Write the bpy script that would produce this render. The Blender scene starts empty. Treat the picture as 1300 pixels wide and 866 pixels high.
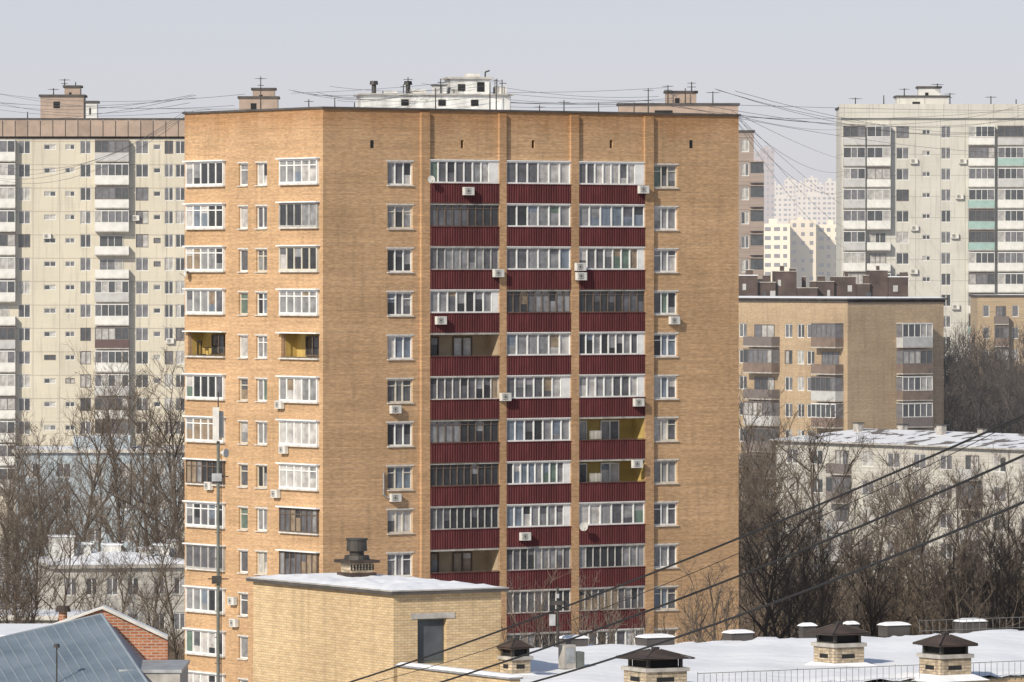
import bpy, math, random
from mathutils import Vector, Matrix
R=random.Random(11)
f=7700.; H=32.
scene=bpy.context.scene
COL=scene.collection
def px(u,D): return (u-650)*D/f
def pz(v,D): return H-(v-345)*D/f
def wp(u,v,D): return Vector((px(u,D),D,pz(v,D)))
T=Matrix.Translation
def RZ(a): return Matrix.Rotation(a,4,'Z')

# ------------------------------------------------------------ materials
HAZE=(0.60,0.61,0.65,1)
def base(name,haze=0):
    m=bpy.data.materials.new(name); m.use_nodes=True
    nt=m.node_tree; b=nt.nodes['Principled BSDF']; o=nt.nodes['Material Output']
    if haze>0:  # distance haze painted into the material as a faint sky-coloured glow
        e=nt.nodes.new('ShaderNodeEmission'); e.inputs[0].default_value=HAZE; e.inputs[1].default_value=1.0
        mx=nt.nodes.new('ShaderNodeMixShader'); mx.inputs[0].default_value=haze
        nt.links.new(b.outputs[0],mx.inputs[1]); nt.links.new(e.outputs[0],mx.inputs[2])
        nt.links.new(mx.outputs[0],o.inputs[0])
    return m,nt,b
def mixc(nt,fac,a,b,blend='MIX'):
    n=nt.nodes.new('ShaderNodeMix'); n.data_type='RGBA'; n.blend_type=blend
    for idx,val in ((0,fac),(6,a),(7,b)):
        if hasattr(val,'links'): nt.links.new(val,n.inputs[idx])
        elif idx==0: n.inputs[0].default_value=val
        else: n.inputs[idx].default_value=(*val[:3],1)
    return n.outputs[2]
def noise(nt,scale,stretch=(1,1,1),detail=4,vec=None):
    n=nt.nodes.new('ShaderNodeTexNoise'); n.inputs['Scale'].default_value=scale; n.inputs['Detail'].default_value=detail
    mp=nt.nodes.new('ShaderNodeMapping'); mp.inputs['Scale'].default_value=stretch
    if vec is None:
        tc=nt.nodes.new('ShaderNodeTexCoord'); vec=tc.outputs['Object']
    nt.links.new(vec,mp.inputs[0]); nt.links.new(mp.outputs[0],n.inputs['Vector'])
    return n.outputs[0]
def ramp(nt,x,a,b):
    n=nt.nodes.new('ShaderNodeMapRange'); n.inputs[1].default_value=a; n.inputs[2].default_value=b
    nt.links.new(x,n.inputs[0]); return n.outputs[0]
def mat(name,c,rough=.8,var=.12,scale=1.0,stretch=(1,1,1),haze=0,metal=0,spec=.3,c2=None):
    m,nt,b=base(name,haze)
    b.inputs['Roughness'].default_value=rough; b.inputs['Metallic'].default_value=metal
    b.inputs['Specular IOR Level'].default_value=spec
    if var>0:
        n=ramp(nt,noise(nt,scale,stretch,4),.3,.7)
        o=mixc(nt,n,[x*(1-var) for x in c],c2 or [min(1,x*(1+var)) for x in c])
        nt.links.new(o,b.inputs['Base Color'])
    else: b.inputs['Base Color'].default_value=(*c,1)
    return m
def wallvec(nt):
    tc=nt.nodes.new('ShaderNodeTexCoord'); s=nt.nodes.new('ShaderNodeSeparateXYZ')
    nt.links.new(tc.outputs['Object'],s.inputs[0])
    a=nt.nodes.new('ShaderNodeMath'); a.operation='ADD'
    nt.links.new(s.outputs[0],a.inputs[0]); nt.links.new(s.outputs[1],a.inputs[1])
    c=nt.nodes.new('ShaderNodeCombineXYZ'); nt.links.new(a.outputs[0],c.inputs[0]); nt.links.new(s.outputs[2],c.inputs[1])
    return c.outputs[0]
def brick(name,c1,c2,mortar,bw=.26,bh=.077,ms=.012,streak=.22,patch=.12,haze=0,offset=.5,rough=.85,dirt=.0,fine=0.,bands=0.,topz=None):
    m,nt,b=base(name,haze); v=wallvec(nt)
    t=nt.nodes.new('ShaderNodeTexBrick'); nt.links.new(v,t.inputs['Vector'])
    t.offset=offset
    t.inputs['Scale'].default_value=1; t.inputs['Brick Width'].default_value=bw; t.inputs['Row Height'].default_value=bh
    t.inputs['Mortar Size'].default_value=ms; t.inputs['Mortar Smooth'].default_value=.1
    t.inputs['Color1'].default_value=(*c1,1); t.inputs['Color2'].default_value=(*c2,1); t.inputs['Mortar'].default_value=(*mortar,1)
    n1=ramp(nt,noise(nt,1,(.22,7,1),4,v),.3,.7)
    o=mixc(nt,n1,(1-streak,1-streak,1-streak),(1+streak*.6,1+streak*.55,1+streak*.5))
    n2=ramp(nt,noise(nt,.16,(1,1,1),4,v),.3,.7)
    o2=mixc(nt,n2,(1-patch,1-patch*1.1,1-patch*1.2),(1+patch,1+patch,1+patch))
    r=mixc(nt,1.0,t.outputs['Color'],o,'MULTIPLY'); r=mixc(nt,1.0,r,o2,'MULTIPLY')
    if bands>0:
        n5=ramp(nt,noise(nt,1,(.05,.55,1),3,v),.42,.62)
        r=mixc(nt,n5,r,mixc(nt,1.0,r,(1+bands,1+bands*1.05,1+bands*1.3),'MULTIPLY'))
    if fine>0:
        n4=ramp(nt,noise(nt,1,(2.2,10,1),1,v),.36,.64)
        r=mixc(nt,1.0,r,mixc(nt,n4,(1-fine,1-fine*1.05,1-fine*1.1),(1+fine,1+fine,1+fine)),'MULTIPLY')
    if dirt>0:
        n3=ramp(nt,noise(nt,3.0,(.8,.07,1),3,v),.52,.75)
        r=mixc(nt,n3,r,mixc(nt,dirt,r,(0.05,.04,.035)))
    if topz:
        # damp, weathered brick just under the coping
        sx=nt.nodes.new('ShaderNodeSeparateXYZ'); nt.links.new(v,sx.inputs[0])
        nz=noise(nt,1,(.6,.15,1),4,v); mm=nt.nodes.new('ShaderNodeMath'); mm.operation='MULTIPLY_ADD'; mm.inputs[1].default_value=2.4
        nt.links.new(nz,mm.inputs[0]); nt.links.new(sx.outputs[1],mm.inputs[2])
        fz=ramp(nt,mm.outputs[0],topz-.1,topz+1.3)
        r=mixc(nt,fz,r,mixc(nt,1.0,r,(.80,.70,.62),'MULTIPLY'))
    nt.links.new(r,b.inputs['Base Color']); b.inputs['Roughness'].default_value=rough
    b.inputs['Specular IOR Level'].default_value=.2
    return m
def glass(name,c,rough=.08,haze=0,spec=.6):
    m,nt,b=base(name,haze)
    n=ramp(nt,noise(nt,1.7,(1,1,1),2),.3,.7)
    o=mixc(nt,n,[x*.7 for x in c],[x*1.3 for x in c]); nt.links.new(o,b.inputs['Base Color'])
    b.inputs['Roughness'].default_value=rough; b.inputs['Specular IOR Level'].default_value=spec
    return m

M_TW=brick('tower brick',(.53,.325,.165),(.41,.235,.11),(.46,.36,.25),streak=.17,patch=.10,dirt=.17,fine=.10,bands=.12,topz=42.0)
M_PIL=brick('pilaster brick',(.50,.295,.145),(.39,.22,.10),(.42,.32,.22),streak=.17,fine=.12,dirt=.2,bands=.1,topz=42.0)
M_PB=brick('pale brick',(.66,.50,.29),(.55,.40,.22),(.40,.32,.235),bw=.26,bh=.085,ms=.012,streak=.08,patch=.13,dirt=.22,fine=.07)
M_VB=brick('weathered vent brick',(.56,.46,.33),(.42,.34,.24),(.30,.27,.22),bw=.27,bh=.10,ms=.016,streak=.2,patch=.2,dirt=.6,fine=.15)
M_RB=brick('red brick',(.42,.16,.08),(.28,.10,.055),(.38,.31,.25),bw=.26,bh=.09,ms=.015,patch=.2,dirt=.3)
M_B4=brick('tan brick',(.43,.315,.20),(.35,.25,.15),(.36,.29,.2),haze=.05,streak=.12,dirt=.25,fine=.08,bands=.08)
M_B6=brick('sand brick',(.45,.34,.22),(.38,.28,.17),(.36,.3,.22),haze=.07)
M_P1=brick('cream panels',(.58,.535,.43),(.55,.51,.41),(.39,.34,.28),bw=3.2,bh=2.8,ms=.05,streak=.04,patch=.07,haze=.08,offset=0,dirt=.22)
M_P2=brick('grey panels',(.55,.535,.475),(.52,.505,.45),(.38,.37,.33),bw=3.3,bh=2.8,ms=.05,streak=.04,patch=.07,haze=.10,offset=0,dirt=.25)
M_B5=brick('rosy panels',(.31,.25,.21),(.28,.225,.19),(.2,.16,.14),bw=3.,bh=2.8,ms=.05,haze=.10,offset=0)
M_B7=brick('white block wall',(.50,.485,.44),(.45,.435,.40),(.33,.31,.28),bw=3.,bh=2.8,ms=.03,haze=.04,offset=0,dirt=.4,patch=.15)
M_TAN=mat('tan cladding',(.35,.265,.205),var=.14,haze=.08)
M_TAN2=mat('dark tan cladding',(.29,.215,.165),var=.14,haze=.08)
M_WHT=mat('white paint',(.76,.76,.74),rough=.5,var=.1,scale=2)
M_STN=mat('stained white plaster',(.56,.56,.54),rough=.8,var=.32,scale=1.2,stretch=(1,1,.4))
M_CRM=mat('cream paint',(.60,.56,.47),rough=.6,var=.1)
M_GRYF=mat('weathered grey frame',(.40,.39,.37),rough=.7,var=.2,scale=3)
M_DKF=mat('dark wood frame',(.13,.10,.08),rough=.7,var=.2,scale=3)
M_RED=mat('maroon sheet',(.105,.028,.030),rough=.7,var=.28,scale=1.0,stretch=(2.0,2.0,.5),spec=.3)
M_CON=mat('concrete',(.38,.36,.33),var=.3,scale=2)
M_CONL=mat('light concrete',(.56,.54,.50),var=.2,scale=2)
M_YEL=mat('ochre plaster',(.44,.32,.11),var=.25)
M_BACK=mat('loggia wall',(.40,.31,.21),var=.2)
M_DARK=mat('dark void',(.02,.02,.022),var=.2)
M_MET=mat('dark metal',(.06,.055,.05),rough=.5,var=.3,scale=3,metal=.3)
M_MAST=mat('grey green mast paint',(.14,.15,.135),rough=.6,var=.2,scale=3)
M_GALV=mat('galvanised metal',(.36,.37,.38),rough=.5,var=.25,scale=3,metal=.3)
M_TAR=mat('roofing felt',(.085,.078,.075),var=.25)
M_BROWN=mat('weathered metal cap',(.045,.038,.036),rough=.75,var=.3,scale=1.6,c2=(.085,.06,.05))
M_MAR=mat('dark brown plaster',(.085,.06,.052),var=.4,scale=.6,haze=.05)
M_BLUE=mat('blue grey wall',(.36,.42,.46),var=.15,haze=.05)
M_RUB=mat('black cable',(.02,.02,.022),var=0,rough=.6)
M_WIRE=mat('thin wire',(.10,.10,.11),var=0,rough=.6)
M_BARK=mat('bark',(.10,.083,.068),var=.3,scale=.8)
M_TWIG=mat('twigs',(.125,.10,.08),var=.35,scale=.5)
M_BARK2=mat('far bark',(.085,.075,.07),var=.3,scale=.8,haze=.04)
M_TWIG2=mat('far twigs',(.095,.08,.072),var=.3,scale=.5,haze=.04)
M_DRY=mat('dry brush',(.16,.122,.09),var=.4,scale=.3)
M_AC=mat('air conditioner plastic',(.60,.59,.55),rough=.5,var=.1,scale=3)
def roofmetal():
    m,nt,b=base('sheet roof'); n=ramp(nt,noise(nt,.7,(1,1,1),6),.3,.75)
    nt.links.new(mixc(nt,n,(.135,.175,.215),(.25,.30,.35)),b.inputs['Base Color'])
    b.inputs['Metallic'].default_value=.15; b.inputs['Roughness'].default_value=.5
    return m
M_SHEET=roofmetal(); M_SEAM=mat('sheet seam',(.30,.34,.38),rough=.5,metal=.2)
def snowm(name,haze=0,melt=.0,c=(.87,.88,.91),bs=.35):
    m,nt,b=base(name,haze)
    n=ramp(nt,noise(nt,.35,(1,1,1),6),.3,.7)
    o=mixc(nt,n,[x*.91 for x in c],c)
    if melt>0:
        n2=ramp(nt,noise(nt,.5,(1,1,1),6),.62-melt*.2,.66-melt*.2)
        o=mixc(nt,n2,o,(.14,.115,.10))
    nt.links.new(o,b.inputs['Base Color']); b.inputs['Roughness'].default_value=.6
    bp=nt.nodes.new('ShaderNodeBump'); bp.inputs['Strength'].default_value=bs; bp.inputs['Distance'].default_value=.2
    nt.links.new(noise(nt,1.1,(1,1,1),6),bp.inputs['Height']); nt.links.new(bp.outputs[0],b.inputs['Normal'])
    return m
M_SNOW=snowm('snow'); M_SNOWF=snowm('roof snow far',haze=.05,melt=.0); M_SNOWP=snowm('thin patchy roof snow',haze=.04,melt=.42,c=(.76,.77,.80))
PN={'dark':glass('pane dark',(.035,.038,.042)),'mid':glass('pane mid',(.11,.11,.12)),'gray':glass('pane grey',(.24,.24,.245)),
 'cur':glass('pane curtain',(.46,.44,.42),rough=.25),'tan':glass('pane tan curtain',(.26,.20,.14),rough=.2),'blue':glass('pane blue',(.16,.19,.23)),
 'green':glass('pane green',(.12,.17,.14))}
PF={'dark':glass('far pane dark',(.05,.055,.06),haze=.08),'mid':glass('far pane mid',(.13,.13,.14),haze=.08),'cur':glass('far pane curtain',(.38,.37,.35),haze=.07,rough=.3)}
def pick(mode):
    r=R.random()
    if mode=='far': return PF['dark'] if r<.45 else PF['mid'] if r<.78 else PF['cur']
    if mode=='old': return PN['dark'] if r<.40 else PN['mid'] if r<.70 else PN['gray'] if r<.88 else PN['tan']
    if mode=='lite': return PN['cur'] if r<.5 else PN['gray'] if r<.8 else PN['mid']
    return PN['dark'] if r<.11 else PN['mid'] if r<.35 else PN['gray'] if r<.66 else PN['cur'] if r<.85 else PN['blue'] if r<.91 else PN['tan'] if r<.96 else PN['green']

# ------------------------------------------------------------ mesh builder
class MB:
    def __init__(s): s.v=[];s.f=[];s.m=[];s.mats=[];s.T=None
    def mi(s,m):
        if m not in s.mats: s.mats.append(m)
        return s.mats.index(m)
    def poly(s,pts,m):
        n=len(s.v)
        for p in pts:
            p=Vector(p)
            if s.T is not None: p=s.T@p
            s.v.append(tuple(p))
        s.f.append(tuple(range(n,n+len(pts)))); s.m.append(s.mi(m))
    def box(s,x0,y0,z0,x1,y1,z1,m,top=None):
        if x1<x0:x0,x1=x1,x0
        if y1<y0:y0,y1=y1,y0
        s.poly([(x0,y0,z0),(x1,y0,z0),(x1,y0,z1),(x0,y0,z1)],m)
        s.poly([(x1,y1,z0),(x0,y1,z0),(x0,y1,z1),(x1,y1,z1)],m)
        s.poly([(x0,y1,z0),(x0,y0,z0),(x0,y0,z1),(x0,y1,z1)],m)
        s.poly([(x1,y0,z0),(x1,y1,z0),(x1,y1,z1),(x1,y0,z1)],m)
        s.poly([(x0,y0,z1),(x1,y0,z1),(x1,y1,z1),(x0,y1,z1)],top or m)
        s.poly([(x0,y1,z0),(x1,y1,z0),(x1,y0,z0),(x0,y0,z0)],m)
    def frus(s,cx,cy,z0,z1,a0,b0,a1,b1,m,jit=0):
        J=lambda:R.uniform(-jit,jit)
        lo=[(cx-a0,cy-b0,z0+J()),(cx+a0,cy-b0,z0+J()),(cx+a0,cy+b0,z0+J()),(cx-a0,cy+b0,z0+J())]
        hi=[(cx-a1,cy-b1,z1),(cx+a1,cy-b1,z1),(cx+a1,cy+b1,z1),(cx-a1,cy+b1,z1)]
        for i in range(4):
            j=(i+1)%4; s.poly([lo[i],lo[j],hi[j],hi[i]],m)
        s.poly(hi,m); s.poly(lo[::-1],m)
    def tube(s,p0,p1,r0,r1,n,m,caps=False):
        p0=Vector(p0);p1=Vector(p1); d=(p1-p0)
        if d.length<1e-6:return
        d.normalize(); a=d.orthogonal().normalized(); b=d.cross(a)
        k=len(s.v); Tm=s.T
        for p,r in((p0,r0),(p1,r1)):
            for i in range(n):
                t=2*math.pi*i/n; q=p+a*(r*math.cos(t))+b*(r*math.sin(t))
                if Tm is not None:q=Tm@q
                s.v.append(tuple(q))
        mi=s.mi(m)
        for i in range(n):
            j=(i+1)%n; s.f.append((k+i,k+j,k+n+j,k+n+i)); s.m.append(mi)
        if caps:
            s.f.append(tuple(k+n+i for i in range(n))); s.m.append(mi)
            s.f.append(tuple(k+i for i in reversed(range(n)))); s.m.append(mi)
    def mesh(s,name,smooth=False):
        me=bpy.data.meshes.new(name); me.from_pydata(s.v,[],s.f)
        for m in s.mats: me.materials.append(m)
        me.polygons.foreach_set('material_index',s.m)
        if smooth: me.polygons.foreach_set('use_smooth',[True]*len(s.f))
        me.update(); return me
def put(name,me,parent=None,M=None,label=None,cat=None,group=None,kind=None):
    if isinstance(me,MB): me=me.mesh(name)
    o=bpy.data.objects.new(name,me); COL.objects.link(o)
    if parent: o.parent=parent
    if M is not None: o.matrix_basis=M
    if label:o['label']=label
    if cat:o['category']=cat
    if group:o['group']=group
    if kind:o['kind']=kind
    return o
class Bld:
    def __init__(s,name,label,u,D,rot,cat='building',group=None):
        s.loc=Vector((px(u,D),D,0)); s.rot=math.radians(rot)
        s.W=T(s.loc)@RZ(s.rot); s.root=put(name,None,None,s.W,label,cat,group); s.wall=MB()
class Frame:
    def __init__(s,b,ox=0,oy=0,rot=0):
        s.b=b; s.M=T((ox,oy,0))@RZ(math.radians(rot)); W=b.W@s.M; s.P=W.translation.copy(); s.d=W.to_3x3().col[0].copy()
    def s(s,u):
        k=(u-650)/f; return (k*s.P.y-s.P.x)/(s.d.x-k*s.d.y)
    def z(s,v,x): return H-(v-345)*(s.P.y+s.d.y*x)/f
def holes(mb,M,x0,x1,z0,z1,hs,d,m,y=0):
    old=mb.T; mb.T=M
    xs=sorted(set([x0,x1]+[a for h in hs for a in (h[0],h[2]) if x0<a<x1]))
    zs=sorted(set([z0,z1]+[a for h in hs for a in (h[1],h[3]) if z0<a<z1]))
    for i in range(len(xs)-1):
        cx=(xs[i]+xs[i+1])/2; hh=[h for h in hs if h[0]<cx<h[2]]
        run=None
        for j in range(len(zs)-1):
            cz=(zs[j]+zs[j+1])/2; ins=any(h[1]<cz<h[3] for h in hh)
            if not ins and run is None: run=zs[j]
            if ins and run is not None:
                mb.poly([(xs[i],y,run),(xs[i+1],y,run),(xs[i+1],y,zs[j]),(xs[i],y,zs[j])],m); run=None
        if run is not None: mb.poly([(xs[i],y,run),(xs[i+1],y,run),(xs[i+1],y,z1),(xs[i],y,z1)],m)
    for a,c,b_,e in hs:
        mb.poly([(a,y,c),(a,y+d,c),(a,y+d,e),(a,y,e)],m); mb.poly([(b_,y+d,c),(b_,y,c),(b_,y,e),(b_,y+d,e)],m)
        mb.poly([(a,y,e),(a,y+d,e),(b_,y+d,e),(b_,y,e)],m); mb.poly([(a,y+d,c),(a,y,c),(b_,y,c),(b_,y+d,c)],m)
    mb.T=old
def glz(w,h,n,fm,mode='mix',tr=0,fw=.06,y=0,same=.5,side=0):
    P=MB();F=MB(); cur=pick(mode)
    if side>0: F.box(w-side,y-.02,0,w,y+.04,h,fm); w=w-side
    ws=[1]*n
    if n>=3 and n<5 and R.random()<.7: ws=[1.0,.75,1.0] if n==3 else [1,.8,.8,1]
    tot=sum(ws); acc=0; xs=[0]
    for q in ws: acc+=q/tot*w; xs.append(acc)
    for i in range(n):
        if R.random()>same: cur=pick(mode)
        a,b=xs[i],xs[i+1]; yo=y+.04
        if mode!='far' and R.random()<.3:
            t=h*R.uniform(.3,.75); c2=pick(mode)
            P.poly([(a,yo,0),(b,yo,0),(b,yo,t),(a,yo,t)],cur); P.poly([(a,yo,t),(b,yo,t),(b,yo,h),(a,yo,h)],c2)
        else: P.poly([(a,yo,0),(b,yo,0),(b,yo,h),(a,yo,h)],cur)
    F.box(0,y-.03,0,w,y+.035,fw*1.3,fm); F.box(0,y-.03,h-fw*1.2,w,y+.035,h,fm)
    for i,x in enumerate(xs):
        k=fw*(.6 if 0<i<n else 1); a=max(0,x-k); b=min(w,x+k)
        F.box(a,y-.025,fw*1.3,b,y+.035,h-fw*1.2,fm)
    if tr:
        for i in range(n):
            if tr>0 or i%2==0:
                F.box(xs[i],y-.02,h*abs(tr)-fw*.4,xs[i+1],y+.03,h*abs(tr)+fw*.4,fm)
    return P,F
def merged(a,b):
    k=len(a.v); a.v+=b.v; a.f+=[tuple(i+k for i in q) for q in b.f]
    mp=[a.mi(m) for m in b.mats]; a.m+=[mp[i] for i in b.m]; return a

# ------------------------------------------------------------ world, sun, camera
w=bpy.data.worlds.new('World'); scene.world=w; w.use_nodes=True
nt=w.node_tree; bg=nt.nodes['Background']; wo=nt.nodes['World Output']
sk=nt.nodes.new('ShaderNodeTexSky'); sk.sky_type='NISHITA'; sk.sun_disc=False
EL=32; AZ=math.atan2(-.54,-.84)
sk.sun_elevation=math.radians(EL); sk.sun_rotation=AZ%(2*math.pi)
sk.altitude=150; sk.air_density=1.0; sk.dust_density=2.0; sk.ozone_density=2
hs=nt.nodes.new('ShaderNodeHueSaturation'); hs.inputs['Saturation'].default_value=.6
nt.links.new(sk.outputs[0],hs.inputs['Color']); nt.links.new(hs.outputs[0],bg.inputs[0]); bg.inputs[1].default_value=.055
tc=nt.nodes.new('ShaderNodeTexCoord'); sp=nt.nodes.new('ShaderNodeSeparateXYZ'); nt.links.new(tc.outputs['Generated'],sp.inputs[0])
cr=nt.nodes.new('ShaderNodeValToRGB'); nt.links.new(sp.outputs[2],cr.inputs[0])
el=cr.color_ramp.elements; el[0].position=0; el[0].color=(.545,.53,.565,1); el[1].position=1; el[1].color=(.04,.08,.15,1)
for p_,c_ in ((.020,(.50,.495,.545,1)),(.046,(.405,.42,.495,1)),(.25,(.18,.21,.28,1)),(.5,(.09,.12,.19,1))):
    e_=el.new(p_); e_.color=c_
b2g=nt.nodes.new('ShaderNodeBackground'); nt.links.new(cr.outputs[0],b2g.inputs[0]); b2g.inputs[1].default_value=1.0
ad=nt.nodes.new('ShaderNodeAddShader'); nt.links.new(bg.outputs[0],ad.inputs[0]); nt.links.new(b2g.outputs[0],ad.inputs[1]); nt.links.new(ad.outputs[0],wo.inputs[0])
sd=bpy.data.lights.new('sun','SUN'); sd.energy=4.4; sd.angle=math.radians(.6); sd.color=(1,.92,.79)
so=bpy.data.objects.new('sun',sd); COL.objects.link(so)
c=math.cos(math.radians(EL)); dv=Vector((math.sin(AZ)*c,math.cos(AZ)*c,math.sin(math.radians(EL))))
so.rotation_mode='QUATERNION'; so.rotation_quaternion=dv.to_track_quat('Z','Y'); so.location=(0,-50,200)
cd=bpy.data.cameras.new('camera'); cam=bpy.data.objects.new('camera',cd); COL.objects.link(cam)
cam.location=(0,0,H); cam.rotation_euler=(math.radians(90),0,0); cd.sensor_width=36; cd.lens=36*f/1300
cd.shift_y=-88/1300; cd.clip_start=1; cd.clip_end=60000; scene.camera=cam
scene.view_settings.view_transform='Standard'; scene.view_settings.look='None'; scene.view_settings.exposure=0

# ------------------------------------------------------------ ground
g=MB(); g.poly([(-20000,-500,0),(20000,-500,0),(20000,40000,0),(-20000,40000,0)],snowm('ground snow and soil',melt=.75,c=(.66,.66,.68)))
put('ground',g,label='patchy snow and brown soil between the blocks',kind='structure')

# ============================================================ MAIN TOWER
tw=Bld('brick_apartment_tower','tall orange brick apartment tower with maroon balcony panels',410,386.5,math.degrees(math.atan2(.567,.824)))
DEP=16.87; WID=33.0; TOP=42.4; PIT=2.797
FR=Frame(tw); FL=Frame(tw,0,DEP,-90)
root=tw.root
WZ=38.32
def tower_window(Fr,x0,x1,zc,h,n,mode,fm,tr,rec=.14,lint=True):
    P,F=glz(x1-x0,h,n,fm,mode,tr,fw=.075,y=rec)
    M=Fr.M@T((x0,0,zc-h/2))
    o=put('window',P,root,M)
    put('window_frame',F,o)
    S=MB(); S.box(-.05,-.10,-.07,x1-x0+.05,rec-.03,-.004,M_CONL); put('sill',S,o)
    if lint:
        S=MB(); S.box(-.10,-.035,h+.004,x1-x0+.10,rec-.03,h+.10,M_CONL); put('lintel',S,o)
bays=[(544,632),(641,723),(733,817)]
sb=[(FR.s(a),FR.s(b)) for a,b in bays]
pil=[(FR.s(533),sb[0][0]),(sb[0][1],sb[1][0]),(sb[1][1],sb[2][0]),(sb[2][1],FR.s(828))]
NR=13
hsA=[];hsB=[]
wa=(FR.s(492),FR.s(524)); wb=(FR.s(829.5),FR.s(860))
for k in range(NR):
    zc=WZ-k*PIT
    hsA.append((wa[0],zc-.75,wa[1],zc+.75)); hsB.append((wb[0],zc-.75,wb[1],zc+.75))
wl=tw.wall
holes(wl,FR.M,0,pil[0][0],0,TOP,hsA,.25,M_TW); holes(wl,FR.M,pil[3][1],WID,0,TOP,hsB,.25,M_TW)
GT=39.22
vs=[]
for u in (587,677,776): 
    s_=FR.s(u); vs.append((s_-.12,FR.z(188,s_),s_+.12,FR.z(178,s_)))
holes(wl,FR.M,pil[0][0],pil[3][1],GT+.04,TOP,vs,.3,M_TW)
wl.T=FR.M
wl.poly([(pil[0][0],1.3,0),(pil[3][1],1.3,0),(pil[3][1],1.3,GT+.04),(pil[0][0],1.3,GT+.04)],M_BACK)
wl.poly([(pil[0][0],0,GT+.04),(pil[0][0],1.3,GT+.04),(pil[3][1],1.3,GT+.04),(pil[3][1],0,GT+.04)],M_CON)
for h_ in vs: wl.poly([(h_[0],.3,h_[1]),(h_[2],.3,h_[1]),(h_[2],.3,h_[3]),(h_[0],.3,h_[3])],M_DARK)
wl.T=None
wl.poly([(WID,0,0),(WID,DEP,0),(WID,DEP,TOP),(WID,0,TOP)],M_TW); wl.poly([(WID,DEP,0),(0,DEP,0),(0,DEP,TOP),(WID,DEP,TOP)],M_TW)
lw=[(FL.s(303),FL.s(314.5)),(FL.s(325),FL.s(339))]
lg=[(FL.s(238.5),FL.s(286)),(FL.s(357),FL.s(405))]
hl=[]
for k in range(NR):
    for a,b in lw: hl.append((a,WZ-k*PIT-.72,b,WZ-k*PIT+.72))
    for a,b in lg: hl.append((a,WZ+.12-k*PIT-.78,b,WZ+.12-k*PIT+.78))
holes(wl,FL.M,0,DEP,0,TOP,hl,.35,M_TW)
put('wall',wl,root)
for a,b in pil:
    p=MB(); p.box(a,-.20,0,b,1.3,TOP-.12,M_PIL); put('pilaster',p,root)
r=MB(); r.poly([(.3,.3,TOP-.6),(WID-.3,.3,TOP-.6),(WID-.3,DEP-.3,TOP-.6),(.3,DEP-.3,TOP-.6)],M_SNOW)
put('roof',r,root)
cp=MB()
cp.box(-.12,-.12,TOP,WID+.12,.35,TOP+.13,M_TAR);cp.box(-.12,DEP-.35,TOP,WID+.12,DEP+.12,TOP+.13,M_TAR)
cp.box(-.12,.352,TOP,.35,DEP-.352,TOP+.13,M_TAR);cp.box(WID-.35,.352,TOP,WID+.12,DEP-.352,TOP+.13,M_TAR)
put('parapet_coping',cp,root)
for u in (472,877):
    s_=FR.s(u); v_=MB(); v_.box(s_-.12,-.012,FR.z(188,s_),s_+.12,.02,FR.z(178,s_),M_DARK); put('vent_slot',v_,root)
for k in range(NR):
    zc=WZ-k*PIT
    tower_window(FR,*wa,zc,1.5,3,'mix',M_WHT if R.random()<.75 else M_CRM,-.72 if k%2 else 0)
    tower_window(FR,*wb,zc,1.5,3,'lite' if k in(1,6,2) else 'mix',M_WHT if R.random()<.7 else M_CRM,-.72 if (k+1)%2 else 0)
    for i,(a,b) in enumerate(lw):
        tower_window(FL,a,b,zc,1.44,2 if i else 1,'mix',M_WHT if R.random()<.6 else M_CRM,0 if R.random()<.5 else .7,rec=.16)
kinds=[['w','d','g','w','o','g','d','d','g','o','g','d','w'],
       ['w','w','w','d','w','w','w','w','w','g','g','g','w'],
       ['w','w','w','d','w','w','y','y','w','g','g','w','w']]
def corr(w,h,m):
    b=MB(); n=int(w/.19); st=w/n
    for i in range(n):
        x=i*st; pts=[(x,0),(x+st*.3,0),(x+st*.42,-.05),(x+st*.88,-.05),(x+st,0)]
        for (xa,ya),(xb,yb) in zip(pts,pts[1:]): b.poly([(xa,ya,0),(xb,yb,0),(xb,yb,h),(xa,ya,h)],m)
    b.poly([(0,.03,0),(0,.03,h),(w,.03,h),(w,.03,0)],m)
    b.box(0,-.075,h-.05,w,.05,h,m)
    return b
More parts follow.
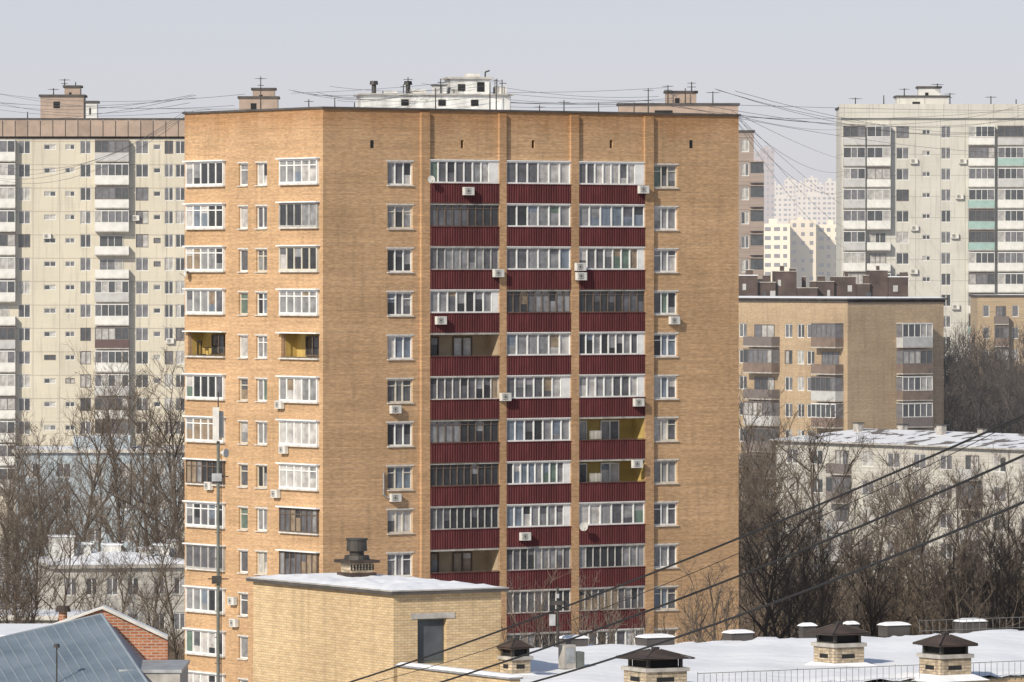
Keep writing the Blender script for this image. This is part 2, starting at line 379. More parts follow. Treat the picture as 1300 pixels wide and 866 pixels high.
for bi,(a,b) in enumerate(sb):
    a+=.01;b-=.01; wbay=b-a; cm=corr(wbay,1.27,M_RED).mesh('parapet_panel')
    for k in range(NR):
        zb=GT-k*PIT-1.50; kd=kinds[bi][k]
        s=MB(); s.box(0,-.19,-1.40,wbay,1.29,-1.275,M_CON)
        o=put('balcony',s,root,FR.M@T((a,0,zb)))
        put('parapet_panel',cm,o,T((0,-.16,-1.272)))
        if kd in 'oy':
            m=M_YEL if kd=='y' else M_BACK
            q=MB(); q.poly([(0,1.26,-1.27),(wbay,1.26,-1.27),(wbay,1.26,1.39),(0,1.26,1.39)],m)
            q.poly([(.01,1.26,-1.27),(.01,1.26,1.39),(.01,-.1,1.39),(.01,-.1,-1.27)],m)
            q.poly([(wbay-.01,-.1,-1.27),(wbay-.01,-.1,1.39),(wbay-.01,1.26,1.39),(wbay-.01,1.26,-1.27)],m)
            put('balcony_lining',q,o)
            for (xa,wd) in ((.3,1.3),(2.7,1.5)):
                P,F=glz(wd,1.55,2,M_WHT if bi else M_DKF,'mix',0,.07,1.2); merged(P,F); put('inner_window',P,o,T((xa,0,-.3)))
            hr=MB(); hr.box(0,-.12,.02,wbay,-.08,.06,M_DKF); put('handrail',hr,o)
            if bi==2:
                q=MB()
                for i in range(9): q.box(1.2+i*.11,.3,.05,1.25+i*.11,.34,.62,M_CONL)
                put('drying_rack',q,o)
        else:
            fm={'w':M_WHT,'d':M_DKF if R.random()<.5 else M_GRYF,'g':M_GRYF if R.random()<.6 else M_CONL}[kd]
            n={'w':R.choice([6,7,6,8]),'d':R.choice([8,9,10]),'g':R.choice([9,10])}[kd]
            P,F=glz(wbay,1.46,n,fm,'old' if kd in'dg' else 'mix',0 if kd!='d' else .8,.075 if kd=='w' else .05,y=-.10,side=R.choice([0,0,.5,.7]) if kd=='w' else 0,same=.6)
            gl=put('balcony_glazing',P,o); put('glazing_frame',F,o)
            tt=MB(); tt.box(-.0,-.2,1.462,wbay,.0,1.53,fm); put('glazing_hood',tt,o)
lk=[['w','w','w','w','y','w','w','d','w','g','w','w','w'],['w','g','c','w','y','w','w','W','d','d','w','w','w']]
for ci,(a,b) in enumerate(lg):
    wbay=b-a
    for k in range(NR):
        zb=WZ+.12-k*PIT-.78; kd=lk[ci][k]
        s=MB(); s.box(-.15,-.36,1.565,wbay+.15,.0-.003,1.65,M_WHT)
        o=put('loggia',s,root,FL.M@T((a,0,zb)))
        s=MB(); s.box(-.05,-.20,-.10,wbay+.05,-.003,-.003,M_CONL); put('sill',s,o)
        if kd=='y':
            q=MB()
            q.poly([(0,1.2,0),(wbay,1.2,0),(wbay,1.2,1.56),(0,1.2,1.56)],M_YEL)
            q.poly([(0,1.2,0),(0,1.2,1.56),(0,.34,1.56),(0,.34,0)],M_YEL); q.poly([(wbay,.34,0),(wbay,.34,1.56),(wbay,1.2,1.56),(wbay,1.2,0)],M_YEL)
            q.poly([(0,.34,1.56),(0,1.2,1.56),(wbay,1.2,1.56),(wbay,.34,1.56)],M_CON); q.poly([(0,.34,0),(wbay,.34,0),(wbay,1.2,0),(0,1.2,0)],M_CON)
            put('loggia_lining',q,o)
            P,F=glz(1.6,1.3,2,M_DKF,'old',0,.07,1.1); merged(P,F); put('inner_window',P,o,T((1.2,0,.1)))
            hr=MB(); hr.box(0,-.02,.0,wbay,.03,.07,M_DKF)
            for i in (0,3): hr.box(i*wbay/4+.3,-.0,.07,i*wbay/4+.36,.03,1.5,M_DKF)
            put('handrail',hr,o)
            if ci==0:
                q=MB(); q.box(.5,.4,.0,1.0,.8,.1,M_DARK); q.box(.5,.4,.1,.56,.46,.9,M_DARK); q.box(.94,.4,.1,1.0,.46,.9,M_DARK); q.box(.5,.4,.85,1.0,.46,1.0,M_DARK); q.box(1.1,.5,.5,2.6,.55,.56,M_DARK); put('stored_furniture',q,o)
        else:
            fm={'w':M_WHT,'W':M_WHT,'d':M_DKF,'g':M_GRYF,'c':M_CRM}[kd]
            P,F=glz(wbay,1.55,5 if kd!='d' else 7,fm,'old' if kd in'dg' else 'lite' if kd=='W' else 'mix',0 if R.random()<.6 else .75,.09 if kd!='d' else .07,y=-.15,side=0,same=.6)
            F.box(0,-.11,0,.05,-.003,1.55,fm); F.box(wbay-.05,-.11,0,wbay,-.003,1.55,fm)
            put('balcony_glazing',P,o); put('glazing_frame',F,o)
# machine room on tower roof
z0=TOP-.6
pr=Bld('rooftop_machine_room','white plastered lift machine room on tower roof',462,404,math.degrees(tw.rot)*.25,cat='rooftop structure')
m=MB(); wr=9.9
m.box(0,0,z0,wr,4,pz(121,405),M_STN,top=M_SNOW); 
m.box(-.2,-.2,pz(121,405)+.003,wr+.2,4.2,pz(119,405),M_CON,top=M_SNOW); put('wall',m,pr.root)
m=MB(); zb=pz(119,405)+.004; m.box(5.9,.6,zb,8.6,3.4,pz(100,405),M_STN); m.box(5.7,.4,pz(100,405)+.003,8.8,3.6,pz(97.5,405),M_CON,top=M_SNOW); put('upper_room',m,pr.root)
m=MB(); m.box(6.4,.57,zb+.2,6.9,.6-.003,zb+.65,M_DARK); put('window',m,pr.root)
m=MB(); m.box(7.7,.57,zb+.15,8.2,.597,zb+.8,M_DARK); put('window',m,pr.root)
m=MB(); m.box(3.2,.8,zb,4.3,2.4,zb+.30,M_CONL); put('roof_box',m,pr.root)
m=MB(); m.box(1.5,1.2,zb,2.4,2.4,zb+.22,M_STN); put('roof_box',m,pr.root)
m=MB(); m.box(9.0,.5,zb,9.7,2,zb+.5,M_CONL); put('roof_box',m,pr.root)
m=MB(); m.box(4.8,.4,zb,5.6,1.6,zb+.55,M_STN); m.box(4.7,.3,zb+.553,5.7,1.7,zb+.62,M_TAR); put('roof_box',m,pr.root)
m=MB(); zz=pz(97.5,405); m.tube((7.0,1.5,zz+.12),(8.0,1.5,zz+.12),.16,.16,12,M_CONL,True); put('rounded_tank',m,pr.root)
m=MB(); m.tube((8.3,.9,zz),(8.3,.9,zz+.35),.05,.05,8,M_MET,True); m.tube((8.3,.9,zz+.35),(8.6,.9,zz+.45),.05,.05,8,M_MET,True); put('pipe',m,pr.root)
for x,hh in ((9.35,.95),(2.7,.6),(5.2,1.0),(6.1,.3)):
    m=MB(); m.tube((x,.3,zb),(x,.3,zb+hh),.035,.035,6,M_MET); m.tube((x-.2,.3,zb+hh*.75),(x+.3,.3,zb+hh*.75),.025,.025,6,M_MET); put('pipe',m,pr.root)
m=MB(); 
for i in range(5): m.box(8.85,.36,zb+.1+i*.2,9.05,.39,zb+.13+i*.2,M_MET)
m.box(8.84,.36,zb,8.86,.39,zb+1.0,M_MET); m.box(9.04,.36,zb,9.06,.39,zb+1.0,M_MET); put('ladder',m,pr.root)
for x in (2.5,5,7.2):
    m=MB(); m.box(x,-.03,pz(134,404),x+.5,-.003,pz(126,404),M_DARK); put('window',m,pr.root)
for x in (.8,3.1):
    m=MB(); m.tube((x,1,zb),(x,1,zb+.6),.16,.16,10,M_MET); m.tube((x,1,zb+.6),(x,1,zb+.85),.3,.26,10,M_MET,True); put('vent_pipe',m,pr.root)
# ============================================================ AC units / dishes
def ac_mesh():
    b=MB(); b.box(-.42,-.36,0,.42,-.06,.58,M_AC)
    b.box(-.36,-.06,-.08,-.32,0,.5,M_MET); b.box(.32,-.06,-.08,.36,0,.5,M_MET)
    fn=MB(); 
    fn.tube((-.1,-.375,.29),(-.1,-.362,.29),.23,.23,14,M_GRYF,True); fn.tube((-.1,-.39,.29),(-.1,-.376,.29),.06,.06,8,M_MET,True)
    for i in range(4): fn.box(-.34,-.384,.12+i*.11,.14,-.378,.135+i*.11,M_MET)
    return b.mesh('air_conditioner'),fn.mesh('fan_grille')
acb,acf=ac_mesh()
def ac(Fr,u,v,y=0,sc=1.0):
    s_=Fr.s(u); z=Fr.z(v,s_)
    o=put('air_conditioner',acb,None,Fr.b.W@Fr.M@T((s_,y,z-.3))@Matrix.Scale(sc,4),'off-white outdoor air conditioner unit on apartment facade','air conditioner','air conditioners on the facades')
    put('fan_grille',acf,o)
for u,v in ((590,242),(812,240),(628,346),(732,338),(733,350),(555,406),(637,503),(662,680),(806,510),(804,588)): ac(FR,u,v,-.24,.9)
for u,v in ((854,406),(500,519),(500,631)): ac(FR,u,v,-.0,.9)
for u,v in ((358,513),(353,626),(300,790),(268,616),(363,570),(298,762)): ac(FL,u,v,-.0,.9)
def dish(Fr,u,v,y=-.3,r=.30):
    b=MB(); N=14; prev=None
    for k in range(4):
        rr=r*k/3; yy=-.35+ (rr*rr)*-.5
        ring=[(rr*math.cos(2*math.pi*i/N),yy,rr*math.sin(2*math.pi*i/N)) for i in range(N)]
        if prev:
            for i in range(N):
                j=(i+1)%N; b.poly([prev[i],prev[j],ring[j],ring[i]],M_AC)
        prev=ring
    b.tube((0,0,0),(0,-.34,0),.03,.03,6,M_MET); b.tube((0,-.4,-r),(0,-.75,-.05),.015,.015,5,M_MET)
    s_=Fr.s(u); put('satellite_dish',b,None,Fr.b.W@Fr.M@T((s_,y,Fr.z(v,s_)))@RZ(math.radians(-15)),'small white satellite dish fixed to the facade','satellite dish','satellite dishes on the tower')
dish(FR,735,668)
dish(FR,543,228,-.2,.25)
for u,v in ((244,346),): dish(FL,u,v,-.1)
pp=MB(); s_=FR.s(486); pp.tube((s_,-.1,FR.z(600,s_)),(s_,-.1,FR.z(628,s_)),.05,.05,8,M_GALV); pp.tube((s_,-.1,FR.z(628,s_)),(s_+.5,-.1,FR.z(634,s_)),.05,.05,8,M_GALV); put('exhaust_pipe',pp,root,FR.M)

# ============================================================ background panel blocks
def bg_window(b,Fr,x0,x1,z0,z1,n,fm,mode='far',cache={}):
    key=(round(x1-x0,1),round(z1-z0,1),n,R.randrange(6),fm.name)
    if key not in cache:
        P,F=glz(x1-x0,z1-z0,n,fm,mode,0,.07,.1); cache[key]=merged(P,F).mesh('window')
    return put('window',cache[key],b.root,Fr.M@T((x0,0,z0)))
def bg_balcony(b,Fr,x0,x1,z,proj,pm,fm,opn,cache={}):
    w=x1-x0; key=(round(w,1),round(proj,1),pm.name,fm.name,opn,R.randrange(3))
    if key not in cache:
        m=MB(); m.box(0,-proj,0,w,-.003,.13,M_CON); m.box(0,-proj,.13,w,-proj+.06,1.1,pm); 
        m.box(0,-proj+.06,.13,.06,-.003,1.1,pm); m.box(w-.06,-proj+.06,.13,w,-.003,1.1,pm)
        if not opn:
            P,F=glz(w,1.45,max(3,int(w/.8)),fm,'far',0,.06,-proj+.03,same=.4)
            merged(P,F); P.v=[(x,y,zz+1.103) for x,y,zz in P.v]; merged(m,P)
            m.box(0,-proj+.08,1.103,.04,-.003,2.5,PF['mid']); m.box(w-.04,-proj+.08,1.103,w,-.003,2.5,PF['mid']); m.box(0,-proj,2.56,w,-.003,2.62,fm)
        else:
            P,F=glz(w*.7,1.5,3,fm,'far',0,.06,-.06); merged(P,F); P.v=[(x+w*.12,y,zz+.9) for x,y,zz in P.v]; merged(m,P)
        cache[key]=m.mesh('balcony')
    return put('balcony',cache[key],b.root,Fr.M@T((x0,0,z)))
M_FW=mat('far white frame',(.64,.635,.61),var=.08,haze=.07)
M_FD=mat('far dark frame',(.15,.125,.115),var=.1,haze=.07)
M_FP=mat('far white panel',(.62,.615,.58),var=.14,haze=.07)
M_FGP=mat('far grey panel',(.43,.43,.42),var=.15,haze=.07)
M_FM=mat('far maroon panel',(.10,.06,.055),var=.12,haze=.07)
M_FB=mat('far brown panel',(.17,.125,.10),var=.25,haze=.05)
M_TEAL=mat('far teal panel',(.28,.40,.37),var=.15,haze=.07)
def block(b,W,DP,top,front,left,wm,row0v,nrows,roofm,fw=M_FW,wh=.74):
    Fr=Frame(b); Fl=Frame(b,0,DP,-90)
    for Fx,cols,L in ((Fr,front,W),(Fl,left,DP)):
        hs=[]; items=[]
        for kd,u0,u1 in cols:
            a,c_=Fx.s(u0),Fx.s(u1)
            zr=Fr.z(row0v,0) 
            for k in range(nrows):
                zc=zr-k*2.8
                if zc<1.5: continue
                if kd=='w': hs.append((a,zc-wh,c_,zc+wh)); items.append(('w',a,c_,zc-wh,zc+wh))
                elif kd=='s': hs.append((a,zc-.3,c_,zc+.35)); items.append(('w',a,c_,zc-.3,zc+.35))
                else: items.append((kd,a,c_,zc-1.75,k))
        holes(b.wall,Fx.M,0,L,0,top,hs,.14,wm)
        for it in items:
            if it[0]=='w': bg_window(b,Fx,it[1],it[2],it[3],it[4],1 if it[2]-it[1]<.9 else 2,fw if R.random()<.8 else M_FD)
            else:
                sty=it[0]; rr=R.random()
                pm={'b':M_FP if rr<.8 else M_FGP if rr<.96 else M_FM,'g':M_FP if rr<.65 else M_FGP,'m':M_FB if rr<.5 else M_FD if rr<.9 else M_FGP,'t':M_TAN,'e':M_FP if rr<.6 else M_FGP if rr<.82 else M_TEAL}[sty]
                bg_balcony(b,Fx,it[1],it[2],it[3],1.1,pm,M_FW if R.random()<({'b':.6,'m':.22}.get(sty,.65)) else M_FD,R.random()<(.1 if sty!='m' else .35))
    b.wall.T=None
    b.wall.poly([(W,0,0),(W,DP,0),(W,DP,top),(W,0,top)],wm); b.wall.poly([(W,DP,0),(0,DP,0),(0,DP,top),(W,DP,top)],wm)
    put('wall',b.wall,b.root)
    r=MB(); r.box(-.15,-.15,top+.003,W+.15,DP+.15,top+.25,M_TAR,top=roofm); put('roof',r,b.root)
    return Fr,Fl
D1=726
b1=Bld('panel_apartment_block','long cream panel apartment block with white and dark balconies',-60,D1,1.0)
W1=(400+60)*D1/f
top1=pz(176,D1)
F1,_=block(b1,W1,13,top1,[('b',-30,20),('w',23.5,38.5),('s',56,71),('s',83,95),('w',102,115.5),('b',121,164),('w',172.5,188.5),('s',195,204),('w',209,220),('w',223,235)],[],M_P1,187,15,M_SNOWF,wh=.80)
m=MB(); 
for i in range(int(W1/1.5)):
    x=i*1.5; m.box(x+.05,-.5,top1+.26,x+1.45,-.1,pz(152,D1),M_TAN if i%5 else M_TAN2)
m.box(-.3,-.1+.003,top1+.26,W1+.3,12,pz(152,D1)-.1,M_TAN2,top=M_SNOWF); m.box(-.3,-.6,pz(152,D1)+.003,W1+.3,.2,pz(150,D1),M_TAR)
put('attic_band',m,b1.root)
def penthouse(b,u0,u1,vt,D,zb,m_,y=2,d=5):
    Fq=Frame(b); a,c_=Fq.s(u0),Fq.s(u1); q=MB(); q.box(a,y,zb,c_,y+d,pz(vt,D),m_); q.box(a-.2,y-.2,pz(vt,D)+.003,c_+.2,y+d+.2,pz(vt,D)+.25,M_TAR); put('penthouse',q,b.root)
    q=MB(); q.box(a+(c_-a)*.3,y-.03,pz(vt,D)-1.4,a+(c_-a)*.45,y-.003,pz(vt,D)-.6,M_DARK); put('window',q,b.root)
penthouse(b1,50,105,122,D1,pz(152,D1),M_TAN); penthouse(b1,80,100,110,D1,pz(121,D1),M_TAN,3,3)
penthouse(b1,303,352,124,D1,pz(152,D1),M_TAN); penthouse(b1,320,348,113,D1,pz(124,D1)+.26,M_TAN,3,3)
penthouse(b1,108,122,130,D1,pz(152,D1),M_FP,2,3)
for u,v in ((60,300),(152,395),(216,433),(172,277)): ac(F1,u,v,-.02,1.1)
D2=807
b2=Bld('panel_apartment_block','pale cream grey panel apartment block with glazed balconies',1068,D2,0)
W2=(1400-1068)*D2/f; top2=pz(137,D2)
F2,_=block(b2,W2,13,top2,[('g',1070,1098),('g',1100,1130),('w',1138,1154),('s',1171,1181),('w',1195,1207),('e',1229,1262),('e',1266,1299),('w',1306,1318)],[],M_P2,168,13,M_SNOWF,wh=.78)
m=MB(); m.box(-.3,-.4,pz(150,D2),W2,-.003,top2+.5,M_P2); put('attic_band',m,b2.root)
penthouse(b2,1140,1205,123,D2,top2+.2,M_P2); penthouse(b2,1168,1196,111,D2,pz(123,D2)+.26,M_FP,3,3)
for u,v in ((1160,205),(1161,290),(1212,300),(1218,250),(1160,345),(1213,390),(1222,205)): ac(F2,u,v,-.02,1.2)
D5=705
b5=Bld('panel_apartment_block','muted rosy brown panel apartment block rising behind the tower',770,D5,0)
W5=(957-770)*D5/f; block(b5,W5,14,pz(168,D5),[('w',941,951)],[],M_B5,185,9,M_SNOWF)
m=MB(); m.box(W5+.003,1,0,W5+1.2,12,pz(215,D5),M_B5); put('side_wing',m,b5.root)
for k in range(7):
    q=MB(); z=pz(232,D5)-k*2.8; q.box(W5-.5,-.9,z,W5+1.15,.9,z+1.1,M_B5); q.box(W5-.4,-.7,z+1.103,W5+1.1,.85,z+2.4,PF['dark']); q.box(W5-.5,-.9,z+2.403,W5+1.15,.9,z+2.5,M_TAN); put('balcony',q,b5.root)
penthouse(b5,786,938,133,D5,pz(168,D5)+.26,M_TAN); penthouse(b5,846,885,117,D5,pz(133,D5)+.26,M_TAN,3,3)
D4=634
b4=Bld('brick_apartment_block','tan brick apartment block with brown balconies',1076,D4,34.5)
top4=pz(384,D4)
F4=Frame(b4)
block(b4,F4.s(1198),34,top4,[('m',1138,1176)],[('m',954,990),('m',1040,1071),('w',938,948),('w',996,1006),('w',1012,1021),('w',1024,1034)],M_B4,421,9,M_SNOW)
m=MB(); L4=F4.s(1198); m.box(-.3,-.3,top4+.26,L4+.3,34.3,top4+.42,M_TAR); m.frus(L4/2,17,top4+.423,top4+.55,L4/2+.2,17.2,L4/2-.4,16.5,M_SNOW); put('roof_edge',m,b4.root)
b6=Bld('brick_apartment_block','sand coloured brick block with snow on roof',1241,770,0)
block(b6,14,12,pz(377,770),[('w',1248,1256),('m',1262,1280),('w',1285,1293)],[],M_B6,395,4,M_SNOWF)
b8=Bld('brown_service_building','dark brown building with stepped snowy roofs',938,672,0)
for (u0,u1,vt,y) in ((938,962,350,0),(962,985,359,.5),(985,1012,345,1),(1012,1038,366,0),(1038,1060,358,1.5),(1060,1088,352,2),(1088,1105,361,.5),(1105,1128,344,1),(1128,1153,352,0)):
    q=MB(); Fq=Frame(b8); a,c_=Fq.s(u0)+.02,Fq.s(u1)-.02; q.box(a,y,0,c_,y+9,pz(vt,672),M_MAR); q.box(a-.05,y-.1,pz(vt,672)+.003,c_+.05,y+9,pz(vt,672)+.09,M_CON if R.random()<.6 else M_SNOWF); 
    put('wall_section',q,b8.root)
    for i in range(2):
        if R.random()<.4: continue
        q=MB(); x_=a+.4+i*(c_-a)/2.2+R.uniform(-.2,.2); q.box(x_,y-.03,pz(vt,672)-1.6,x_+R.uniform(.3,.7),y-.003,pz(vt,672)-.9,M_FGP if R.random()<.35 else PF['dark']); put('window',q,b8.root)
for u,vt in ((948,343),(970,350),(992,338),(1004,341),(1020,352),(1030,358),(1075,345),(1098,350),(1115,338),(1040,351),(1145,346)):
    q=MB(); Fq=Frame(b8); a=Fq.s(u); wd=R.uniform(.3,1.0); q.box(a,3,pz(370,672),a+wd,4,pz(vt,672),M_MAR); q.box(a-.06,2.9,pz(vt,672)+.003,a+wd+.06,4.1,pz(vt,672)+.08,M_CON); put('chimney',q,b8.root)
# white five-storey with snow roof
ang=math.degrees(math.atan2(-40,28))
b7=Bld('low_apartment_block','whitewashed low apartment block with thin snow on roof',985,600,ang)
Z7=pz(558,600); F7=Frame(b7); L7=62
hs=[]; its=[]; bl=[]
for k in range(5):
    for i in range(15):
        x=1.6+i*4; z=Z7-2.3-k*2.8
        if z<1: continue
        if i%5==2: bl.append((x-.3,z-.9,k)); continue
        hs.append((x,z,x+1.9,z+1.45)); its.append((x,z))
holes(b7.wall,F7.M,0,L7,0,Z7,hs,.14,M_B7)
b7.wall.poly([(0,14,0),(0,0,0),(0,0,Z7),(0,14,Z7)],M_B7); b7.wall.poly([(L7,0,0),(L7,14,0),(L7,14,Z7),(L7,0,Z7)],M_B7); b7.wall.poly([(L7,14,0),(0,14,0),(0,14,Z7),(L7,14,Z7)],M_B7)
put('wall',b7.wall,b7.root)
for x,z in its: bg_window(b7,F7,x,x+1.9,z,z+1.45,2,M_FW)
for x,z,k in bl: bg_balcony(b7,F7,x,x+2.8,z,1.0,M_FGP if R.random()<.5 else M_FD,M_FW if R.random()<.5 else M_FD,R.random()<.5 or k==0)
r=MB(); e=.5; zr=Z7+1.1
A=(-e,-e,Z7);B=(L7+e,-e,Z7);C=(L7+e,14+e,Z7);Dd=(-e,14+e,Z7);R1=(5,7,zr);R2=(L7-5,7,zr)
r.poly([A,B,R2,R1],M_SNOWP);r.poly([B,C,R2],M_SNOWP);r.poly([C,Dd,R1,R2],M_SNOWP);r.poly([Dd,A,R1],M_SNOWP); r.box(-e,-e,Z7-.14,L7+e,14+e,Z7-.003,M_CON); put('roof',r,b7.root)
for x,y in ((6,5),(8,9),(15,8),(19,5),(24,6),(33,8),(44,6)):
    q=MB(); hh=R.uniform(.3,.8); q.box(x,y,Z7+.4,x+.8,y+.6,zr+hh,M_CON); q.box(x-.1,y-.1,zr+hh+.003,x+.9,y+.7,zr+hh+.1,M_TAR); put('chimney',q,b7.root)
# pale blue low block & white hall
b10=Bld('low_office_building','pale blue low building with snowy flat roof',20,640,3)
Z10=pz(575,640); F10=Frame(b10); hs=[];its=[]
for k in range(3):
    for i in range(5):
        x=1+i*3.3; z=Z10-2.6-k*3.4
        if z>0: hs.append((x,z,x+1.5,z+1.5)); its.append((x,z))
holes(b10.wall,F10.M,0,17.5,0,Z10,hs,.14,M_BLUE)
b10.wall.poly([(17.5,0,0),(17.5,12,0),(17.5,12,Z10),(17.5,0,Z10)],M_BLUE);b10.wall.poly([(0,12,0),(0,0,0),(0,0,Z10),(0,12,Z10)],M_BLUE); put('wall',b10.wall,b10.root)
for x,z in its: bg_window(b10,F10,x,x+1.5,z,z+1.5,2,M_FW)
r=MB(); r.box(-.4,-.4,Z10+.003,17.9,12.4,Z10+.35,M_CONL,top=M_SNOWF); r.box(6,3,Z10+.353,12,9,Z10+1.6,M_BLUE,top=M_SNOWF); put('roof',r,b10.root)
b11=Bld('low_service_building','whitewashed low building with snow covered roof',70,510,12)
Z11=pz(722,510); F11=Frame(b11); hs=[];its=[]
for k in range(2):
    for i in range(6):
        x=.9+i*1.75+(.5 if i>3 else 0); z=Z11-2.3-k*3
        if z>0: hs.append((x,z,x+.95,z+1.5)); its.append((x,z))
holes(b11.wall,F11.M,0,12.6,0,Z11,hs,.14,M_B7)
b11.wall.poly([(12.6,0,0),(12.6,14,0),(12.6,14,Z11),(12.6,0,Z11)],M_B7);b11.wall.poly([(0,14,0),(0,0,0),(0,0,Z11),(0,14,Z11)],M_B7); put('wall',b11.wall,b11.root)
for x,z in its: bg_window(b11,F11,x,x+.95,z,z+1.5,2,M_FW)
r=MB(); r.box(-.4,-.4,Z11+.003,13,14.4,Z11+.3,M_CON,top=M_SNOW); r.frus(6.3,7,Z11+.303,Z11+1.0,6.5,7.2,.3,3,M_SNOW); put('roof',r,b11.root)
for x,y,w_,h_ in ((.8,8,1.9,2.0),(3.4,9,.9,1.3),(5.6,9,1.3,1.2),(8.3,6,.7,1.0),(9.8,7,1.0,1.2),(11.3,9,.6,1.5)):
    q=MB(); q.box(x,y,Z11+.3,x+w_,y+2,Z11+.3+h_,M_STN); q.box(x-.1,y-.1,Z11+.303+h_,x+w_+.1,y+2.1,Z11+.42+h_,M_SNOW); put('roof_hatch',q,b11.root)
b12=Bld('low_garage_building','small low grey garage with snowy roof',-20,470,0)
q=MB(); q.box(0,0,0,8.3,8,5.0,M_CON); put('wall',q,b12.root); q=MB(); q.box(-.3,-.3,5.003,8.6,8.3,5.35,M_CONL,top=M_SNOW); put('roof',q,b12.root)
# distant high rises
def tower_far(u0,u1,vt,D,wm,haze,lab):
    b=Bld('distant_high_rise',lab,u0,D,0,group='distant high rises'); W=(u1-u0)*D/f; z=pz(vt,D)
    q=MB(); a=R.uniform(.1,.5); bw=R.uniform(.15,.3)
    q.box(0,0,0,W,15,z,wm); q.box(W*a,3,z+.003,W*(a+bw),8,z+R.uniform(.8,1.8),wm)
    put('wall',q,b.root)
    wn=MB(); pm=glass('distant pane',(.20,.19,.19),haze=haze,rough=.5,spec=.1)
    nx=max(3,int(W/2.5)); nz=int((z-3)/2.8)
    for i in range(nx):
        balc=R.random()<.2
        for k in range(nz):
            if R.random()<.93:
                x=(i+.25)*W/nx; zz=z-2.3-k*2.8; wn.box(x,-.06,zz,x+W/nx*(.65 if balc else .42),-.01,zz+1.2,pm)
    o=put('window',wn,b.root); o['kind']='stuff'
M_D1=mat('distant white wall',(.80,.72,.59),var=.05,haze=.18,scale=.05)
M_D1b=mat('distant cream wall',(.72,.64,.52),var=.05,haze=.22,scale=.05)
M_D2=mat('distant hazy wall',(.80,.71,.60),var=.05,haze=.58,scale=.05)
M_D3=mat('distant rosy wall',(.45,.37,.34),var=.1,haze=.55,scale=.05)
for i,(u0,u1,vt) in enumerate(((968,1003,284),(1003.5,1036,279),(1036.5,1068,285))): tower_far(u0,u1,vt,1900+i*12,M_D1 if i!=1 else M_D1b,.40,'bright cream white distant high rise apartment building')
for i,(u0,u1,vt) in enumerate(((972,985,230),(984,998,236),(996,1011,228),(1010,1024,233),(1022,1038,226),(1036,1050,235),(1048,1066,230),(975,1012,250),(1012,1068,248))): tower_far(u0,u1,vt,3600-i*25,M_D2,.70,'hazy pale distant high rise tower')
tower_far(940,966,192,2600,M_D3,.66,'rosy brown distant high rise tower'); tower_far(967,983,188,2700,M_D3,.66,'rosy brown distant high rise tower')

# ============================================================ FOREGROUND BRICK HOUSE WITH SNOW ROOF
fb=Bld('brick_roof_building','flat roofed pale brick building with snow and brick stair head',500,200,30)
ZR=18.5; BT=21.35
F0=Frame(fb); BW=F0.s(636)
q=MB(); q.box(0,-7.7,0,60,9.9,ZR-.1,M_PB,top=M_TAR); q.box(BW,9.903,0,60,12.6,ZR-.1,M_PB,top=M_TAR); put('wall',q,fb.root)
sn=MB(); nx,ny=150,50; x0,x1,y0,y1=.4,59.8,-7.5,12.4
def sh(i,j):
    x=x0+(x1-x0)*i/nx;y=y0+(y1-y0)*j/ny
    e=min(i,nx-i,j,ny-j); h=.10+.045*math.sin(x*.7+y*.4)+.025*math.sin(x*1.9-y*1.3)+.012*math.sin(x*3.1+y*2.7)+R.uniform(-.008,.008)
    dr=0
    if j>=ny-2: dr=R.uniform(-.22,.02)   # ragged thawed edge
    return (x,y,ZR+(h+dr if e>0 else -.08+R.uniform(-.03,.12)))
gr=[[sh(i,j) for j in range(ny+1)] for i in range(nx+1)]
idx={}
for i in range(nx+1):
    for j in range(ny+1): idx[i,j]=len(sn.v); sn.v.append(gr[i][j])
mi=sn.mi(M_SNOW)
for i in range(nx):
    for j in range(ny):
        p=gr[i][j]
        if p[0]<BW-.4 and p[1]>.3: continue
        sn.f.append((idx[i,j],idx[i+1,j],idx[i+1,j+1],idx[i,j+1])); sn.m.append(mi)
put('snow_layer',sn.mesh('snow_layer',True),fb.root)
q=MB()
dx0,dx1=F0.s(530),F0.s(567); dz1=F0.z(786,dx0); dz0=F0.z(843,dx0)
holes(q,F0.M,0,BW,14,BT,[(dx0,dz0,dx1,dz1)],.25,M_PB,y=-.004)
q.poly([(-.004,10,14),(-.004,-.004,14),(-.004,-.004,BT),(-.004,10,BT)],M_PB)
q.poly([(BW,-.004,14),(BW,10,14),(BW,10,BT),(BW,-.004,BT)],M_PB); q.poly([(BW,10,14),(0,10,14),(0,10,BT),(BW,10,BT)],M_PB)
put('stair_head_wall',q,fb.root)
q=MB(); q.box(dx0+.01,.18,dz0,dx1-.01,.24,dz1-.01,M_MAST); q.box(dx0+.06,.165,dz0+.1,dx1-.06,.177,dz1-.07,mat('door paint',(.085,.095,.105),var=.3)); put('door',q,fb.root)
q=MB(); q.box(dx0-.25,-.03,dz1+.003,dx1+.3,.1,dz1+.19,M_CON); put('lintel',q,fb.root)
q=MB(); q.box(-.18,-.2,BT+.003,BW+.18,10.2,BT+.10,M_TAR); 
q.box(-.2,-.22,BT+.103,BW+.2,10.22,BT+.14,M_CON)
